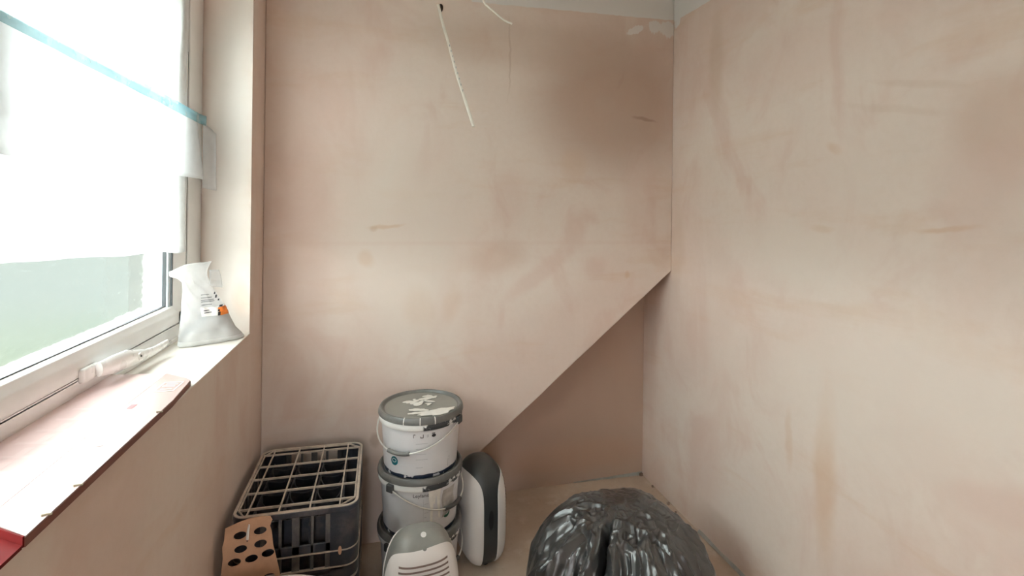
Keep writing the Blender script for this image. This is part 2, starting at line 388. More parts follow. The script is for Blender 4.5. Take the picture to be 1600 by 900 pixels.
# back wall: full height on the left, cut away under the slope on the right
sx0, sz0, sx1, sz1 = .034, 0.0, XR, 1.1235
poly = [(XL, 0), (sx0, 0)]
for i in range(1, 24):
    f = i/24
    poly.append((sx0+(sx1-sx0)*f, sz0+(sz1-sz0)*f+.004*noise.noise((f*9, 0, 3))))
poly += [(sx1, sz1), (XR, ZC), (XL, ZC)]
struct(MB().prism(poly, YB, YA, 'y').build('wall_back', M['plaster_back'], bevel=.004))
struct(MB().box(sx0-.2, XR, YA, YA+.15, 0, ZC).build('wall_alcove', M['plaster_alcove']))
struct(MB().box(XR, XR+.15, YR, YA+.15, 0, ZC).build('wall_right', M['plaster_right']))
mb = MB()
mb.box(XO, XL, YR, YA, 0, ZS)                                       # below the sill
mb.box(XO, XL, YR, .12, ZS, ZC)                                     # nearer than the window
mb.box(XO, XL, .12, 2.036, 2.27, ZC)                                # over the window
mb.prism([(XL, 2.036), (XL, YA), (XO, YA), (XO, 2.205), (XW-.005, 2.205)], ZS, ZC)   # splayed reveal
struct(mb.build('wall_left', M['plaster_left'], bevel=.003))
mb = MB()
mb.box(XL, -.41, YR-.15, YR, 0, ZC); mb.box(-.15, XR, YR-.15, YR, 0, ZC); mb.box(-.41, -.15, YR-.15, YR, 2.0, ZC)  # narrow gap added out of view to let sky light in from behind
struct(mb.build('wall_rear', M['plaster_back']))
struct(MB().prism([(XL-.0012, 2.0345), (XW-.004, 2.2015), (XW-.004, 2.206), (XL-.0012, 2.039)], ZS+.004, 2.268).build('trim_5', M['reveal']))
struct(MB().box(XO-.01, -.757, 2.196, 2.2045, ZS-.05, 2.27).build('trim_6', M['brick']))
# sill dressing
struct(MB().prism([(XW-.02, .12), (XL+.002, .12), (XL+.002, 2.034), (XW-.003, 2.20), (XW-.02, 2.20)], ZS-.0, ZS+.004).build('trim_1', M['sill'], bevel=.0015))
# tape and crumbs at the alcove skirting line
def floor_tape(u, v):
    x = .98+(XR-.004-.98)*u
    return (x, YA-.0015-.010*v*(.3+.7*u), .002+.015*(1-v)*(.15+.85*u)+.002*noise.noise((x*20, 0, 0)))
struct(MB().grid(floor_tape, 30, 2).build('trim_2', M['greytape'], solid=.002))
def side_tape(u, v):
    y = 1.98-.35*u
    return (XR-.001-.010*v, y, .002+.010*(1-v)+.004*(1-v)*noise.noise((0, y*9, 0)))
struct(MB().grid(side_tape, 40, 2).build('trim_3', M['greytape'], solid=.002))
for (x, y, s_, lb) in [(1.358, 2.478, .011, 'dark plaster crumb right in the far floor corner of the alcove'), (1.360, 2.36, .007, 'dark plaster crumb on the floor line, second out from the alcove corner'), (1.352, 2.20, .008, 'dark plaster crumb on the floor line, third out from the alcove corner'), (1.35, 2.13, .006, 'dark plaster crumb on the floor line nearest the black sack')]:
    bm = bmesh.new(); bmesh.ops.create_icosphere(bm, subdivisions=1, radius=s_)
    for v in bm.verts: v.co *= 1+.35*noise.noise(v.co*90+Vector((x*50, y*50, 0)))
    me = bpy.data.meshes.new('plaster_crumb'); bm.to_mesh(me); bm.free(); me.materials.append(M['debris'])
    o = bpy.data.objects.new('plaster_crumb', me); C.objects.link(o); o.location = (x, y, s_*.8)
    tag(o, lb, 'crumb', 'plaster crumbs by the right wall')

# ------------------------------------------------------------------ window
win = bpy.data.objects.new('window_1', None); C.objects.link(win); win['kind'] = 'structure'; win.location = (XW, 1.17, ZS)
def wpart(mb, name, mat, bevel=.0, parent=win, **k):
    mb.v = [(x-XW, y-1.17, z-ZS) for x, y, z in mb.v]
    return mb.build(name, mat, parent, bevel=bevel, **k)
Z1, Z2 = 1.003, 1.008          # top of the outer frame, bottom of the sash
fr = MB()
fr.box(-.755, XW, .12, 2.205, ZS+.003, Z1)                                     # cill rail
fr.box(-.755, XW, .12, 2.205, 2.205, 2.27)
fr.box(-.755, XW, 2.064, 2.205, Z1, 2.205)                                     # far jamb
fr.box(-.755, XW, .12, .20, Z1, 2.205)
fr.box(-.755, XW, .96, 1.035, Z1, 2.205)                                       # mullion
wpart(fr, 'outer_frame', M['pvc'], .006)
wpart(MB().box(XW-.002, XW+.007, .12, 2.195, ZS+.004, ZS+.017), 'sill_seal', M['pvc_clean'], .002)
wpart(MB().box(-.74, XW-.012, 1.036, 2.0635, Z1-.006, 2.2), 'rebate_gap', M['gasket']) if False else None
gp = MB()
for (y0, y1, z0, z1) in [(1.036, 2.063, Z1+.0005, Z2+.0005), (2.0475, 2.0635, Z1, 2.2), (1.0355, 1.045, Z1, 2.2)]:
    gp.box(-.745, XW-(.004 if y0 > 2 else .010), y0, y1, z0, z1)
wpart(gp, 'frame_gasket', M['gasket'])
# opening sash: chamfered profile rails and stiles
sa = MB()
zt, zb, ya, yb = 2.195, Z2, 1.045, 2.047
rail = [(-.745, 0), (XW, 0), (XW, .036), (XW-.004, .041), (XW-.010, .058), (XW-.022, .064), (-.745, .064)]
sa.prism([(x, zb+d) for x, d in rail], ya, yb, 'y') if False else None
def prof_y(d0, sgn): return [(x, d0+sgn*d) for x, d in rail]
def rail_y(mb, base, sgn, y0, y1):
    n = len(rail); P = prof_y(base, sgn)
    mb.add([(x, y0, z) for x, z in P]+[(x, y1, z) for x, z in P],
           [tuple(range(n))[::-1], tuple(range(n, 2*n))]+[(i, (i+1) % n, n+(i+1) % n, n+i) for i in range(n)])
def stile_z(mb, base, sgn, z0, z1, k):
    n = len(rail); P = [(x, base+sgn*d*k) for x, d in rail]
    mb.add([(x, y, z0) for x, y in P]+[(x, y, z1) for x, y in P],
           [tuple(range(n))[::-1], tuple(range(n, 2*n))]+[(i, (i+1) % n, n+(i+1) % n, n+i) for i in range(n)])
rail_y(sa, zb, 1, ya, yb); rail_y(sa, zt, -1, ya, yb)
stile_z(sa, yb, -1, zb, zt, 1.64); stile_z(sa, ya, 1, zb, zt, 1.0)
wpart(sa, 'sash', M['pvc'], .0015)
yg0, yg1, zg0, zg1 = ya+.062, yb-.106, zb+.060, zt-.062
bd = MB()
bd.box(-.712, -.688, yg1-.004, yg1+.008, zg0, zg1)
wpart(bd, 'glazing_bead', M['bead'], .002)
gk = MB()
gk.box(-.706, -.694, yg0, yg1, zg0, zg0+.0065); gk.box(-.706, -.6945, yg1-.006, yg1-.003, zg0, zg1); gk.box(-.685, -.680, yg1+.005, yg1+.012, zg0+.004, zg1)
wpart(gk, 'glazing_gasket', M['gasket'])
wpart(MB().box(-.708, -.702, yg0-.006, yg1+.004, zg0-.004, zg1+.004), 'pane', M['glass'])
wpart(MB().box(-.708, -.702, .19, .97, Z1-.003, 2.21), 'pane', M['glass'])
# handle: back plate on the sash, curved lever lying along the frame
hp = MB().box(XW-.002, XW+.012, 1.385, 1.455, .992, 1.026)
wpart(hp, 'handle_plate', M['pvc_clean'], .006, label='white handle base plate')
hd = MB()
hpts = [(XW+.020, 1.43, 1.012), (XW+.030, 1.47, 1.012), (XW+.034, 1.53, 1.008), (XW+.033, 1.58, .999), (XW+.034, 1.64, .990), (XW+.038, 1.69, .988), (XW+.044, 1.735, .992), (XW+.047, 1.76, .996)]
hd.tube(hpts, [.010, .0125, .0135, .0115, .0085, .007, .006, .004], 14, flat=1.75)
han = wpart(hd, 'handle', M['pvc_clean'], 0, smooth=True)
def wchild(mb, name, mat, par, **k):
    mb.v = [(x-XW, y-1.17, z-ZS) for x, y, z in mb.v]; return mb.build(name, mat, par, **k)
bm_ = MB()
bm_.tube([(XW+.040, 1.585, 1.000), (XW+.048, 1.583, 1.001)], .0095, 18)
wchild(bm_, 'screw_cap', M['pvc'], han, smooth=True)
bm_ = MB(); bm_.tube([(XW+.0475, 1.583, 1.001), (XW+.0488, 1.5828, 1.0012)], .0032, 10)
wchild(bm_, 'screw_hole', M['gasket'], han)

# ------------------------------------------------------------------ polythene over the window
def back_sheet(u, v):
    y = .22+(2.030-.22)*u
    zbot = 1.297-.058*max(0, (y-1.145))+.010*noise.noise((y*3.1, 0, 1))
    if y > 1.95: zbot += (y-1.95)*.10
    z = 2.22+(zbot-2.22)*v
    k = max(0, (u-.80)/.20)
    fold = .005*k*math.sin(28*u*PI+(v-.2)*5)*(1-.5*v)+.003*noise.noise((y*5, z*3, 2))
    pull = -.07*k*k*(.5+.5*math.sin(v*PI*1.15-.3))
    y2 = y+(2.085-y)*0+pull*(.4 if v < .3 else 1)*.6
    return (XW+.0105+fold+.002*v*k, y2, z)
o = MB().grid(back_sheet, 90, 40).build('plastic_sheet', M['film'], smooth=True, solid=.0006)
tag(o, 'large clear white polythene sheet covering the upper window, hanging lower edge above the bare glass', 'plastic sheet')
def front_sheet(u, v):
    yt = .25+(2.025-.25)*u
    ybm = .25+(2.075-.25)*u
    y = yt+(ybm-yt)*v
    zt_ = 1.742-.012*u
    zbot = 1.505-.012*u+.006*noise.noise((y*6, 1, 0))+.012*math.sin(y*4.1)
    z = zt_+(zbot-zt_)*v
    x = XW+.034+.007*v*math.sin(y*26)*(.3+.7*u)+.006*noise.noise((y*4, z*5, 7))*v*(1-u*.5)+.012*v*max(0, u-.9)/.1
    return (x, y, z)
o = MB().grid(front_sheet, 90, 16).build('plastic_sheet', M['film2'], smooth=True, solid=.0006)
tag(o, 'short strip of white polythene hanging from the teal tape across the window', 'plastic sheet')
def flap_sheet(u, v):
    x = -.645+.038*u+.004*v*u; y = 2.036+(-x-.4594)*.777-.010-.006*math.sin(PI*u)-.05*(1-u)**2
    return (x, y, 1.722-.040*u-.245*v+.03*u*v+.003*noise.noise((u*5, v*5, 3)))
o = MB().grid(flap_sheet, 12, 12).build('plastic_sheet', M['film2'], smooth=True, solid=.0006)
tag(o, 'small loose polythene flap resting against the plaster reveal right of the window', 'plastic sheet')
def tape(u, v):
    y = .24+(2.092-.24)*u
    z = 1.752-.014*u+.002*noise.noise((y*8, 0, 5))-.028*(1+.25*u)*v
    x = XW+.0385+(0 if y < 2.06 else (y-2.06)*.25)+.002*noise.noise((y*5, v, 9))
    return (x, y, z)
o = MB().grid(tape, 80, 2).build('masking_tape', M['masktape'], smooth=True, solid=.0005)
tag(o, 'long strip of teal blue masking tape across the polythene on the window', 'tape')

# ------------------------------------------------------------------ bag of filler on the sill
bag = thing('powder_bag', 'white plastic bag of powder with orange print slumped in sill corner', 'bag', (-.547, 1.918, ZS+.0045), math.radians(35))
# outline rows in the bag's own plane: (height, left, right, thickness)
rows = [(0.0, -.100, .098, .046), (.006, -.103, .101, .058), (.020, -.101, .090, .066), (.045, -.098, .068, .070), (.086, -.095, .050, .058), (.115, -.093, .040, .040), (.143, -.092, .022, .026), (.178, -.091, .0, .015),
        (.205, -.093, -.010, .012), (.222, -.106, -.018, .016), (.236, -.130, -.022, .014), (.250, -.131, -.020, .009), (.262, -.085, -.015, .004), (.275, -.03, -.008, .0015)]
def bag_row(h):
    i = 0
    while i < len(rows)-2 and rows[i+1][0] < h: i += 1
    f = max(0, min(1, (h-rows[i][0])/(rows[i+1][0]-rows[i][0])))
    return [rows[i][q]*(1-f)+rows[i+1][q]*f for q in (1, 2, 3)]
def crumple(x, h, y): return .004*noise.noise((x*26, h*20, 2+y*4))+.0035*(1-min(1, abs(noise.noise((x*30+h*18, h*14-x*10, 5)))*3))*min(1, h*9)
def bag_pt(h, a, off=0.0):
    l, r, th = bag_row(h); cx, hw = (l+r)/2, (r-l)/2
    ca, sa_ = math.cos(a), math.sin(a)
    x = cx+hw*math.copysign(abs(ca)**.8, ca); y = th*math.copysign(abs(sa_)**.9, sa_)*.55
    k = (1 if sa_ > 0 else -1)*min(1, abs(sa_)*3)
    lean_ = -.05*max(0, h-.15)
    return (x, y+k*(crumple(x, h, y)+off)+lean_, h+(.004*math.sin(x*60) if h > .2 else 0))
def front(x, h, off):                      # point on the face turned to the room
    l, r, th = bag_row(h); c_ = max(-1, min(1, (x-(l+r)/2)/((r-l)/2)))
    ca = math.copysign(abs(c_)**1.25, c_)
    return bag_pt(h, -math.acos(ca), off)
def powder_h(x): return max(.022, min(.097, .030+(x+.09)*.95)+.008*math.sin(x*70))
def powder_pt(u, v):
    a = 2*PI*u; x = bag_pt(.05, a)[0]
    return bag_pt(powder_h(x)*v, a, .001)
MB().grid(powder_pt, 64, 16, True).add([powder_pt(i/64, 0) for i in range(64)], [tuple(range(64))]).build('powder', M['bagpowder'], bag, smooth=True, label='grey-white powder settled in the lower half')
MB().grid(lambda u, v: bag_pt(.018+.257*v, 2*PI*u, .0025), 64, 60, True).build('bag_film', M['bagfilm'], bag, smooth=True)
MB().grid(lambda u, v: (-.018+.046*u-.012*v*u, -.012+.010*u-.008*math.sin(v*3), .190+.055*v+.006*u*v-.010*u), 8, 8).build('bag_flap', M['bagfilm'], bag, smooth=True, solid=.0008)
MB().grid(lambda u, v: front(-.046+.053*u, .096-.003*u+.028*v, .0042), 12, 8).build('label_panel', M['cardwhite'], bag, smooth=True)
MB().grid(lambda u, v: front(.012+.030*u-.008*v+.008*v*u, .093+.030*v-.006*v*(1-u), .0042), 10, 8).build('orange_print', M['orange'], bag, smooth=True, label='orange printed picture')
mbk = MB()
for (x0, x1, h0, h1) in [(.002, .013, .093, .104), (.004, .012, .106, .112), (.010, .024, .120, .126), (.0, .007, .150, .160), (-.004, .002, .163, .170), (.008, .014, .140, .146)]:
    mbk.grid(lambda u, v: front(x0+(x1-x0)*(u*.8+.2*v), h0+(h1-h0)*v, .0048), 4, 3)
mbk.build('dark_print', M['ink'], bag, kind='stuff')
mbk = MB()
for (x0, x1, h0) in [(-.043, -.018, .163), (-.043, -.010, .153), (-.043, -.004, .145), (-.043, -.002, .140), (-.043, -.012, .130), (-.038, -.020, .112), (-.038, -.014, .105)]:
    mbk.grid(lambda u, v: front(x0+(x1-x0)*u, h0+.0022*v, .0048), 8, 1)
mbk.build('label_lines', M['ink2'], bag, kind='stuff')

# ------------------------------------------------------------------ red card box on the sill
box = thing('card_box', 'long flat red card box with pink window glare painted on, lying on the window sill', 'box', (-.57, 1.18, ZS+.004), 0)
zt0, zt1 = .0165, .0145
top = [(-.125, -.212), (.121, -.372), (.118, .126), (.107, .273), (.092, .292), (.035, .337), (-.112, .360), (-.119, .10), (-.106, -.05)]
MB().prism(top, 0.0, zt0-.0035).build('carton', M['card_side'], box, bevel=.001, label='red card sides with brown shade painted in')
MB().prism([(-.1235, -.2125), (.1200, -.3715), (.1190, -.3735), (-.1245, -.2145)], .001, zt0-.001).build('end_panel', M['card_red'], box, label='bright red end of the box')
MB().prism([(-.124, -.56), (.119, -.56), (.119, -.3745), (-.1245, -.2155)], .0, .005).build('base_flap', M['card_red'], box, label='bright red lower flap reaching out past the end')
MB().add([(.0455, -.3225, zt0+.001), (.0375, -.10, zt0+.001), (.0325, .10, zt0+.001), (.0308, .333, zt0+.001), (.0318, .333, zt0+.001), (.0340, .10, zt0+.001), (.0390, -.10, zt0+.001), (.0470, -.3225, zt0+.001)], [(0, 1, 6, 7), (1, 2, 5, 6), (2, 3, 4, 5)]).build('crease', M['card_side'], box)
crz = [(.046, -.365), (.038, -.10), (.033, .10), (.031, .335)]
MB().prism([(-.124, -.2115), (.046, -.3225), (.038, -.10), (.033, .10), (.031, .336), (-.111, .358), (-.118, .10), (-.105, -.05)], zt0-.0035, zt0).build('top_panel', M['topsheen'], box)
fl = MB()
outer = [(.1205, -.371), (.1185, -.10), (.1175, .126), (.1065, .272), (.0915, .291)]
inner = [(.0468, -.3225), (.0388, -.10), (.0338, .10), (.0322, .28), (.032, .3355)]
fl.add([(x, y, zt0+.0008) for x, y in inner]+[(x, y, zt0-.0012) for x, y in outer]+[(x, y, zt0-.0034) for x, y in inner]+[(x, y, zt0-.0034) for x, y in outer],
       [(i, i+1, 6+i, 5+i) for i in range(4)]+[(10+i, 15+i, 16+i, 11+i) for i in range(4)]+[(5+i, 6+i, 16+i, 15+i) for i in range(4)]+[(0, 5, 15, 10), (4, 14, 19, 9)])
fl.build('front_flap', M['flap'], box, label='folded strip along the front, pink sheen painted on red card')
def on_flap(u, v, off=.0006):      # u along y, v from crease to outer edge
    y = u; xi = .036; xo = .116
    return (xi+(xo-xi)*v, y, zt0+.0008-.002*v+off)
def flap_rect(mb, y0, y1, v0, v1):
    return mb.add([on_flap(y0, v0), on_flap(y1, v0), on_flap(y1, v1), on_flap(y0, v1)], [(0, 1, 2, 3)])
mb = MB()
for r in [(.19, .26, .22, .26), (.19, .26, .72, .76), (.19, .195, .22, .76), (.255, .26, .22, .76), (.205, .21, .34, .64), (.225, .232, .30, .64), (.24, .246, .34, .66)]: flap_rect(mb, *r)
mb.build('printed_panel', M['cardwhite'], box, kind='stuff')
mb = MB(); flap_rect(mb, .085, .110, .10, .24); mb.build('red_mark', M['redmark'], box)
mb = MB(); flap_rect(mb, -.10, -.085, .42, .60); mb.build('pink_mark', M['flap'], box)
mb = MB()
for k_ in range(6):                 # faint broad white lettering strokes on the shiny top
    y0 = -.17+.055*k_; x0 = -.075+.002*k_
    mb.add([(x0, y0, zt0+.0004), (x0+.075, y0-.012, zt0+.0004), (x0+.075, y0-.002, zt0+.0004), (x0, y0+.010, zt0+.0004)], [(0, 1, 2, 3)])
    mb.add([(x0+.03, y0, zt0+.0005), (x0+.045, y0, zt0+.0005), (x0+.045, y0+.035, zt0+.0005), (x0+.03, y0+.035, zt0+.0005)], [(0, 1, 2, 3)])
mb.build('white_lettering', M['topwhite'], box, kind='stuff')
for i_, (x, y) in enumerate([(.1175, -.245), (.119, -.325), (.118, .055)]):
    bm = MB(); bm.tube([(x-.006, y, zt0-.001), (x+.004, y+.006, zt0-.002)], [.0028, .0018], 6); bm.build('torn_spot', M['tornspot'], box)

# ------------------------------------------------------------------ cables
hole = (.236, YB-.0008, 2.280)
bm = MB()
vs = [(hole[0]+.0105*math.cos(a)+.004*math.sin(a), hole[1]-.0006, hole[2]+.019*math.sin(a)-.004*math.cos(a)) for a in [2*PI*k/18 for k in range(18)]]
bm.add(vs, [tuple(range(18))]); ho = bm.build('trim_4', M['hole'], solid=.001); struct(ho)
cpts = [(.233, YB+.01, 2.290), (.224, YB-.02, 2.286), (.226, 2.195, 2.268), (.240, 2.165, 2.19), (.257, 2.12, 2.103), (.281, 2.05, 1.967), (.308, 1.99, 1.846), (.335, 1.93, 1.725)]
def smooth_path(p, n=8):
    out = []; q = [Vector(a) for a in p]; q = [q[0]*2-q[1]]+q+[q[-1]*2-q[-2]]
    for i in range(1, len(q)-2):
        for k in range(n):
            t_ = k/n; a, b, c_, d = q[i-1], q[i], q[i+1], q[i+2]
            out.append(.5*((2*b)+(c_-a)*t_+(2*a-5*b+4*c_-d)*t_*t_+(3*b-a-3*c_+d)*t_**3))
    out.append(q[-2]); return out
cab = thing('electric_cable', 'straight cream cable poking out of a hole in the back wall', 'cable', cpts[1])
bm = MB().tube([p-Vector(cpts[1]) for p in smooth_path(cpts)], .0062, 10, flat=.6); bm.build('cable_sheath', M['cable'], cab, smooth=True)
bm = MB()
for k_ in range(9):                 # grey printing on the sheath
    p = Vector(cpts[4]).lerp(Vector(cpts[6]), .08+.1*k_)-Vector(cpts[1])
    bm.add([p+Vector((-.0016, -.0068, .004)), p+Vector((.0018, -.0068, .003)), p+Vector((.0026, -.0068, -.006)), p+Vector((-.0008, -.0068, -.005))], [(0, 1, 2, 3)])
bm.build('cable_print', M['paleink'], cab, kind='stuff')
c2 = [(.36, 2.02, ZC), (.362, 2.015, 2.34), (.380, 2.0, 2.241), (.400, 1.99, 2.211), (.428, 1.98, 2.186), (.460, 1.97, 2.158), (.489, 1.96, 2.143)]
o = MB().tube(smooth_path(c2), .0038, 8).build('ceiling_cable', M['cable'], smooth=True)
tag(o, 'short curled white cable hanging down from the ceiling', 'cable')

# ------------------------------------------------------------------ paint buckets
def az(r, a, z): return (r*math.sin(a), -r*math.cos(a), z)
R0, R1, HB = .130, .1415, .206
def body_r(z): return R0+(R1-R0)*z/HB
def on_body(mb, vs, fs, a0, z0, off=.0009):
    return mb.add([az(body_r(z0+y)+off, a0+x/R1, z0+y) for x, y, z_ in vs], fs)
def quad_on(mb, a0, a1, z0, z1, off=.0009, n=6):
    return mb.grid(lambda u, v: az(body_r(z0+(z1-z0)*v)+off, a0+(a1-a0)*u, z0+(z1-z0)*v), n, 1)
def make_bucket(loc, label, lug_a, variant):
    t_ = thing('paint_bucket', label, 'bucket', loc, 0, 'stacked paint buckets')
    MB().lathe([(0, 0), (R0-.006, 0), (R0, .004)]+[(body_r(z), z) for z in (.02, .06, .10, .15, .19)]+[(R1, HB)], 72).build('body', M['bucket'], t_, smooth=True)
    MB().lathe([(R1-.002, .186), (.1485, .187), (.1495, .190), (.1495, .207), (.148, .209), (R1-.002, .2095)], 72).build('collar', M['collar'], t_, smooth=True)
    MB().lathe([(.127, .2222), (.1345, .223), (.1375, .2285), (.139, .2315), (.143, .233), (.1475, .2315), (.1505, .226), (.1525, .217), (.1525, .2105), (.150, .2085), (.143, .2085)], 72).build('lid', M['lidgrey'], t_, smooth=True)
    MB().lathe([(0, .2225), (.120, .2225), (.1305, .2226)], 72).build('lid_top', M['lidtop'], t_, smooth=True, label='inner disc of the grey lid, painted pale with sheen')
    for la in (lug_a, lug_a+PI):
        lg = MB(); c_ = az(.152, la, .192); 
        lg.box(-.014, .014, -.008, .006, -.014, .014)
        lg.v = [(c_[0]+x*math.cos(la)-y*math.sin(la), c_[1]+x*math.sin(la)+y*math.cos(la), c_[2]+z) for x, y, z in lg.v]
        lg.build('handle_lug', M['darkgrey'], t_, bevel=.003)
    # wire handle hangs down the front of the pail, with a tube grip at its middle
    def hpt(f):                       # f 0..1 from lug to lug across the front
        a = lug_a-PI*f*(1 if variant['dir'] < 0 else -1); s_ = math.sin(PI*f)
        rr = .1545+.001*s_
        return az(rr, a, .190-variant['drop']*s_**1.15)
    MB().tube([hpt(i/40) for i in range(41)], .0027, 8).build('wire_handle', M['wire'], t_, smooth=True)
    MB().tube([hpt(.5+(i-5)/5*.085) for i in range(11)], .0075, 10).build('handle_grip', M[variant.get('grip', 'darkgrey')], t_, smooth=True, label='tube grip on the wire handle')
    t_.scale = (1.055, 1.055, .97)
    a0, z0 = variant['emblem']
    em = MB().grid(lambda u, v: az(body_r(z0)+.0012, a0+.0165*v*math.sin(2*PI*u)/R1, z0+.0165*v*math.cos(2*PI*u)), 24, 3, True)
    em.build('round_emblem', M[variant['emcol']], t_)
    em = MB().grid(lambda u, v: az(body_r(z0)+.0017, a0+(.0075+.0025*v)*math.sin(2*PI*u)/R1, z0+.002+(.0055+.002*v)*math.cos(2*PI*u)), 20, 1, True)
    em.build('emblem_ring', M['white'], t_)
    return t_
BX, BY, BS = .156, 2.0, 1.055
b3 = make_bucket((BX, BY, 0), 'white paint bucket on the floor, lowest of the stack of three', -.85, dict(dir=1, drop=.085, emblem=(.2, .09), emcol='green'))
b2 = make_bucket((BX, BY, .2175), 'middle paint bucket of the stack, dark wire handle dropping to the right', -.80, dict(dir=1, drop=.085, emblem=(.66, .075), emcol='green'))
b1 = make_bucket((BX, BY, .435), 'topmost paint bucket of the stack, paint-splashed grey lid', .98, dict(dir=-1, drop=.085, emblem=(-.80, .062), emcol='teal', grip='lidgrey'))
# writing, scales and drips
vs, fs = text_mesh('Leyland', .0185)
mb = MB(); on_body(mb, [(x, y, z) for x, y, z in vs], fs, -.06, .163); mb.build('lettering', M['ink'], b2)
mb = MB()
for k_ in range(7): quad_on(mb, .03, .03+(.10 if k_ % 2 == 0 else .05), .135-.017*k_, .1365-.017*k_)
quad_on(mb, .0, .004, .03, .155); 
mb.build('scale_marks', M['paleink'], b2)
def drip(mb, pts, off=.0016):        # pts: (azimuth, z, half width)
    for (a, z, h), (a2, z2, h2) in zip(pts, pts[1:]):
        mb.add([az(body_r(z)+off, a-h/R1, z), az(body_r(z)+off, a+h/R1, z), az(body_r(z2)+off, a2+h2/R1, z2), az(body_r(z2)+off, a2-h2/R1, z2)], [(0, 1, 2, 3)])
mb = MB(); drip(mb, [(.20, .186, .012), (.20, .15, .009), (.21, .12, .005), (.205, .03, .0035), (.205, .01, .002)]); drip(mb, [(.36, .186, .011), (.38, .15, .006), (.42, .09, .004), (.43, .07, .002)]); drip(mb, [(.30, .186, .005), (.27, .13, .002)])
mb.build('paint_drips', M['paint'], b2)
mb = MB(); mb.grid(lambda u, v: az(body_r(.09+.08*v)+.0012, .50+.42*u+.03*math.sin(v*7), .085+.085*v-.02*(1-u)*(1-v)), 10, 6); mb.build('worn_label', pm('scuffed_label_grey', (.50, .48, .46), .4, .35, 22), b2)
mb = MB()                            # small handling symbols under the collar of the top pail
for a0, kind_ in [(-.24, 0), (-.05, 1), (.10, 2), (.24, 3)]:
    z0 = .166
    if kind_ == 0: quad_on(mb, a0-.02, a0-.008, z0-.008, z0+.006); quad_on(mb, a0, a0+.03, z0+.003, z0+.006)
    if kind_ == 1: quad_on(mb, a0-.04, a0+.03, z0-.009, z0-.006); quad_on(mb, a0+.02, a0+.035, z0-.009, z0+.005); quad_on(mb, a0-.04, a0-.025, z0-.009, z0-.002)
    if kind_ == 2: quad_on(mb, a0-.03, a0-.024, z0-.007, z0+.003); quad_on(mb, a0+.002, a0+.008, z0-.007, z0+.003)
    if kind_ == 3: mb.grid(lambda u, v: az(body_r(z0)+.0012, a0+.0075*v*math.sin(2*PI*u)/R1, z0-.003+.006*v*math.cos(2*PI*u)), 14, 1, True); quad_on(mb, a0-.05, a0+.03, z0+.004, z0+.007)
mb.build('handling_symbols', M['ink'], b1)
mb = MB()
for a0, a1, z0 in [(-.2, .1, .135), (-.2, .0, .115), (-.25, .05, .095), (-.2, .1, .075), (-.2, -.02, .045)]: quad_on(mb, a0, a1, z0, z0+.0014)
quad_on(mb, .70, .715, .025, .055); quad_on(mb, .76, .765, .02, .06); quad_on(mb, .70, .765, .06, .0614)
mb.build('label_lines', M['paleink'], b1, kind='stuff')
rnd = random.Random(4)
sp = MB()
def splash(mb, cx, cy, L, W, ang, z=.2232, n=14, seed=0):
    pts = []
    for k_ in range(n):
        a = 2*PI*k_/n; rr = 1+.40*noise.noise((math.cos(a)*1.7+seed, math.sin(a)*1.7, seed*3.1))
        x, y = L*math.cos(a)*rr, W*math.sin(a)*rr
        pts.append((cx+x*math.cos(ang)-y*math.sin(ang), cy+x*math.sin(ang)+y*math.cos(ang)))
    pts = [p for p in pts]
    mb.add([(x, y, z) for x, y in pts]+[(x, y, z+.0014) for x, y in pts], [tuple(range(n, 2*n)), tuple(range(n))[::-1]]+[(i, (i+1) % n, n+(i+1) % n, n+i) for i in range(n)])
# strokes laid out on the lid: (x, y, half length, half width, angle)
for i_, q in enumerate([(-.045, .045, .018, .006, .1), (-.03, .036, .022, .005, .25), (-.018, .048, .012, .005, .5), (.005, .058, .016, .006, .3), (-.022, .06, .005, .004, 0), (.03, .066, .022, .009, .5),
        (.045, .078, .02, .005, -.9), (.028, .085, .018, .006, .1), (.036, .058, .024, .004, .6), (.055, .068, .012, .005, .9), (.03, .03, .022, .0045, -.45), (-.012, .008, .016, .013, .9), (-.018, .016, .022, .006, 0), (0, .022, .014, .006, 1.1),
        (.028, -.004, .010, .004, .9), (.026, .004, .012, .003, -.2), (-.02, -.048, .024, .008, -.1), (-.002, -.056, .022, .006, -.25), (.03, -.078, .055, .010, .03), (.06, -.074, .045, .014, .25), (.02, -.098, .035, .008, .05), (.06, -.098, .03, .012, .35), (.09, -.068, .025, .008, .6), (-.03, -.082, .02, .006, 0)]):
    splash(sp, *q[:2], q[2]*1.1, q[3]*1.25, q[4], z=.2228+.0002*i_, seed=i_*1.37)
sp.build('dried_paint', M['paint'], b1, label='white dried paint splashes on the lid')
sp = MB()
for a0, w_ in [(-.47, .0014), (-.10, .0012), (.24, .0016)]:
    sp.grid(lambda u, v: az([.1440, .1500, .1535, .1535][round(v*3)], a0+(u-.5)*2*w_/R1, [.2345, .2305, .220, .2095][round(v*3)]), 1, 3)
sp.build('rim_drips', M['paint'], b1, kind='stuff')

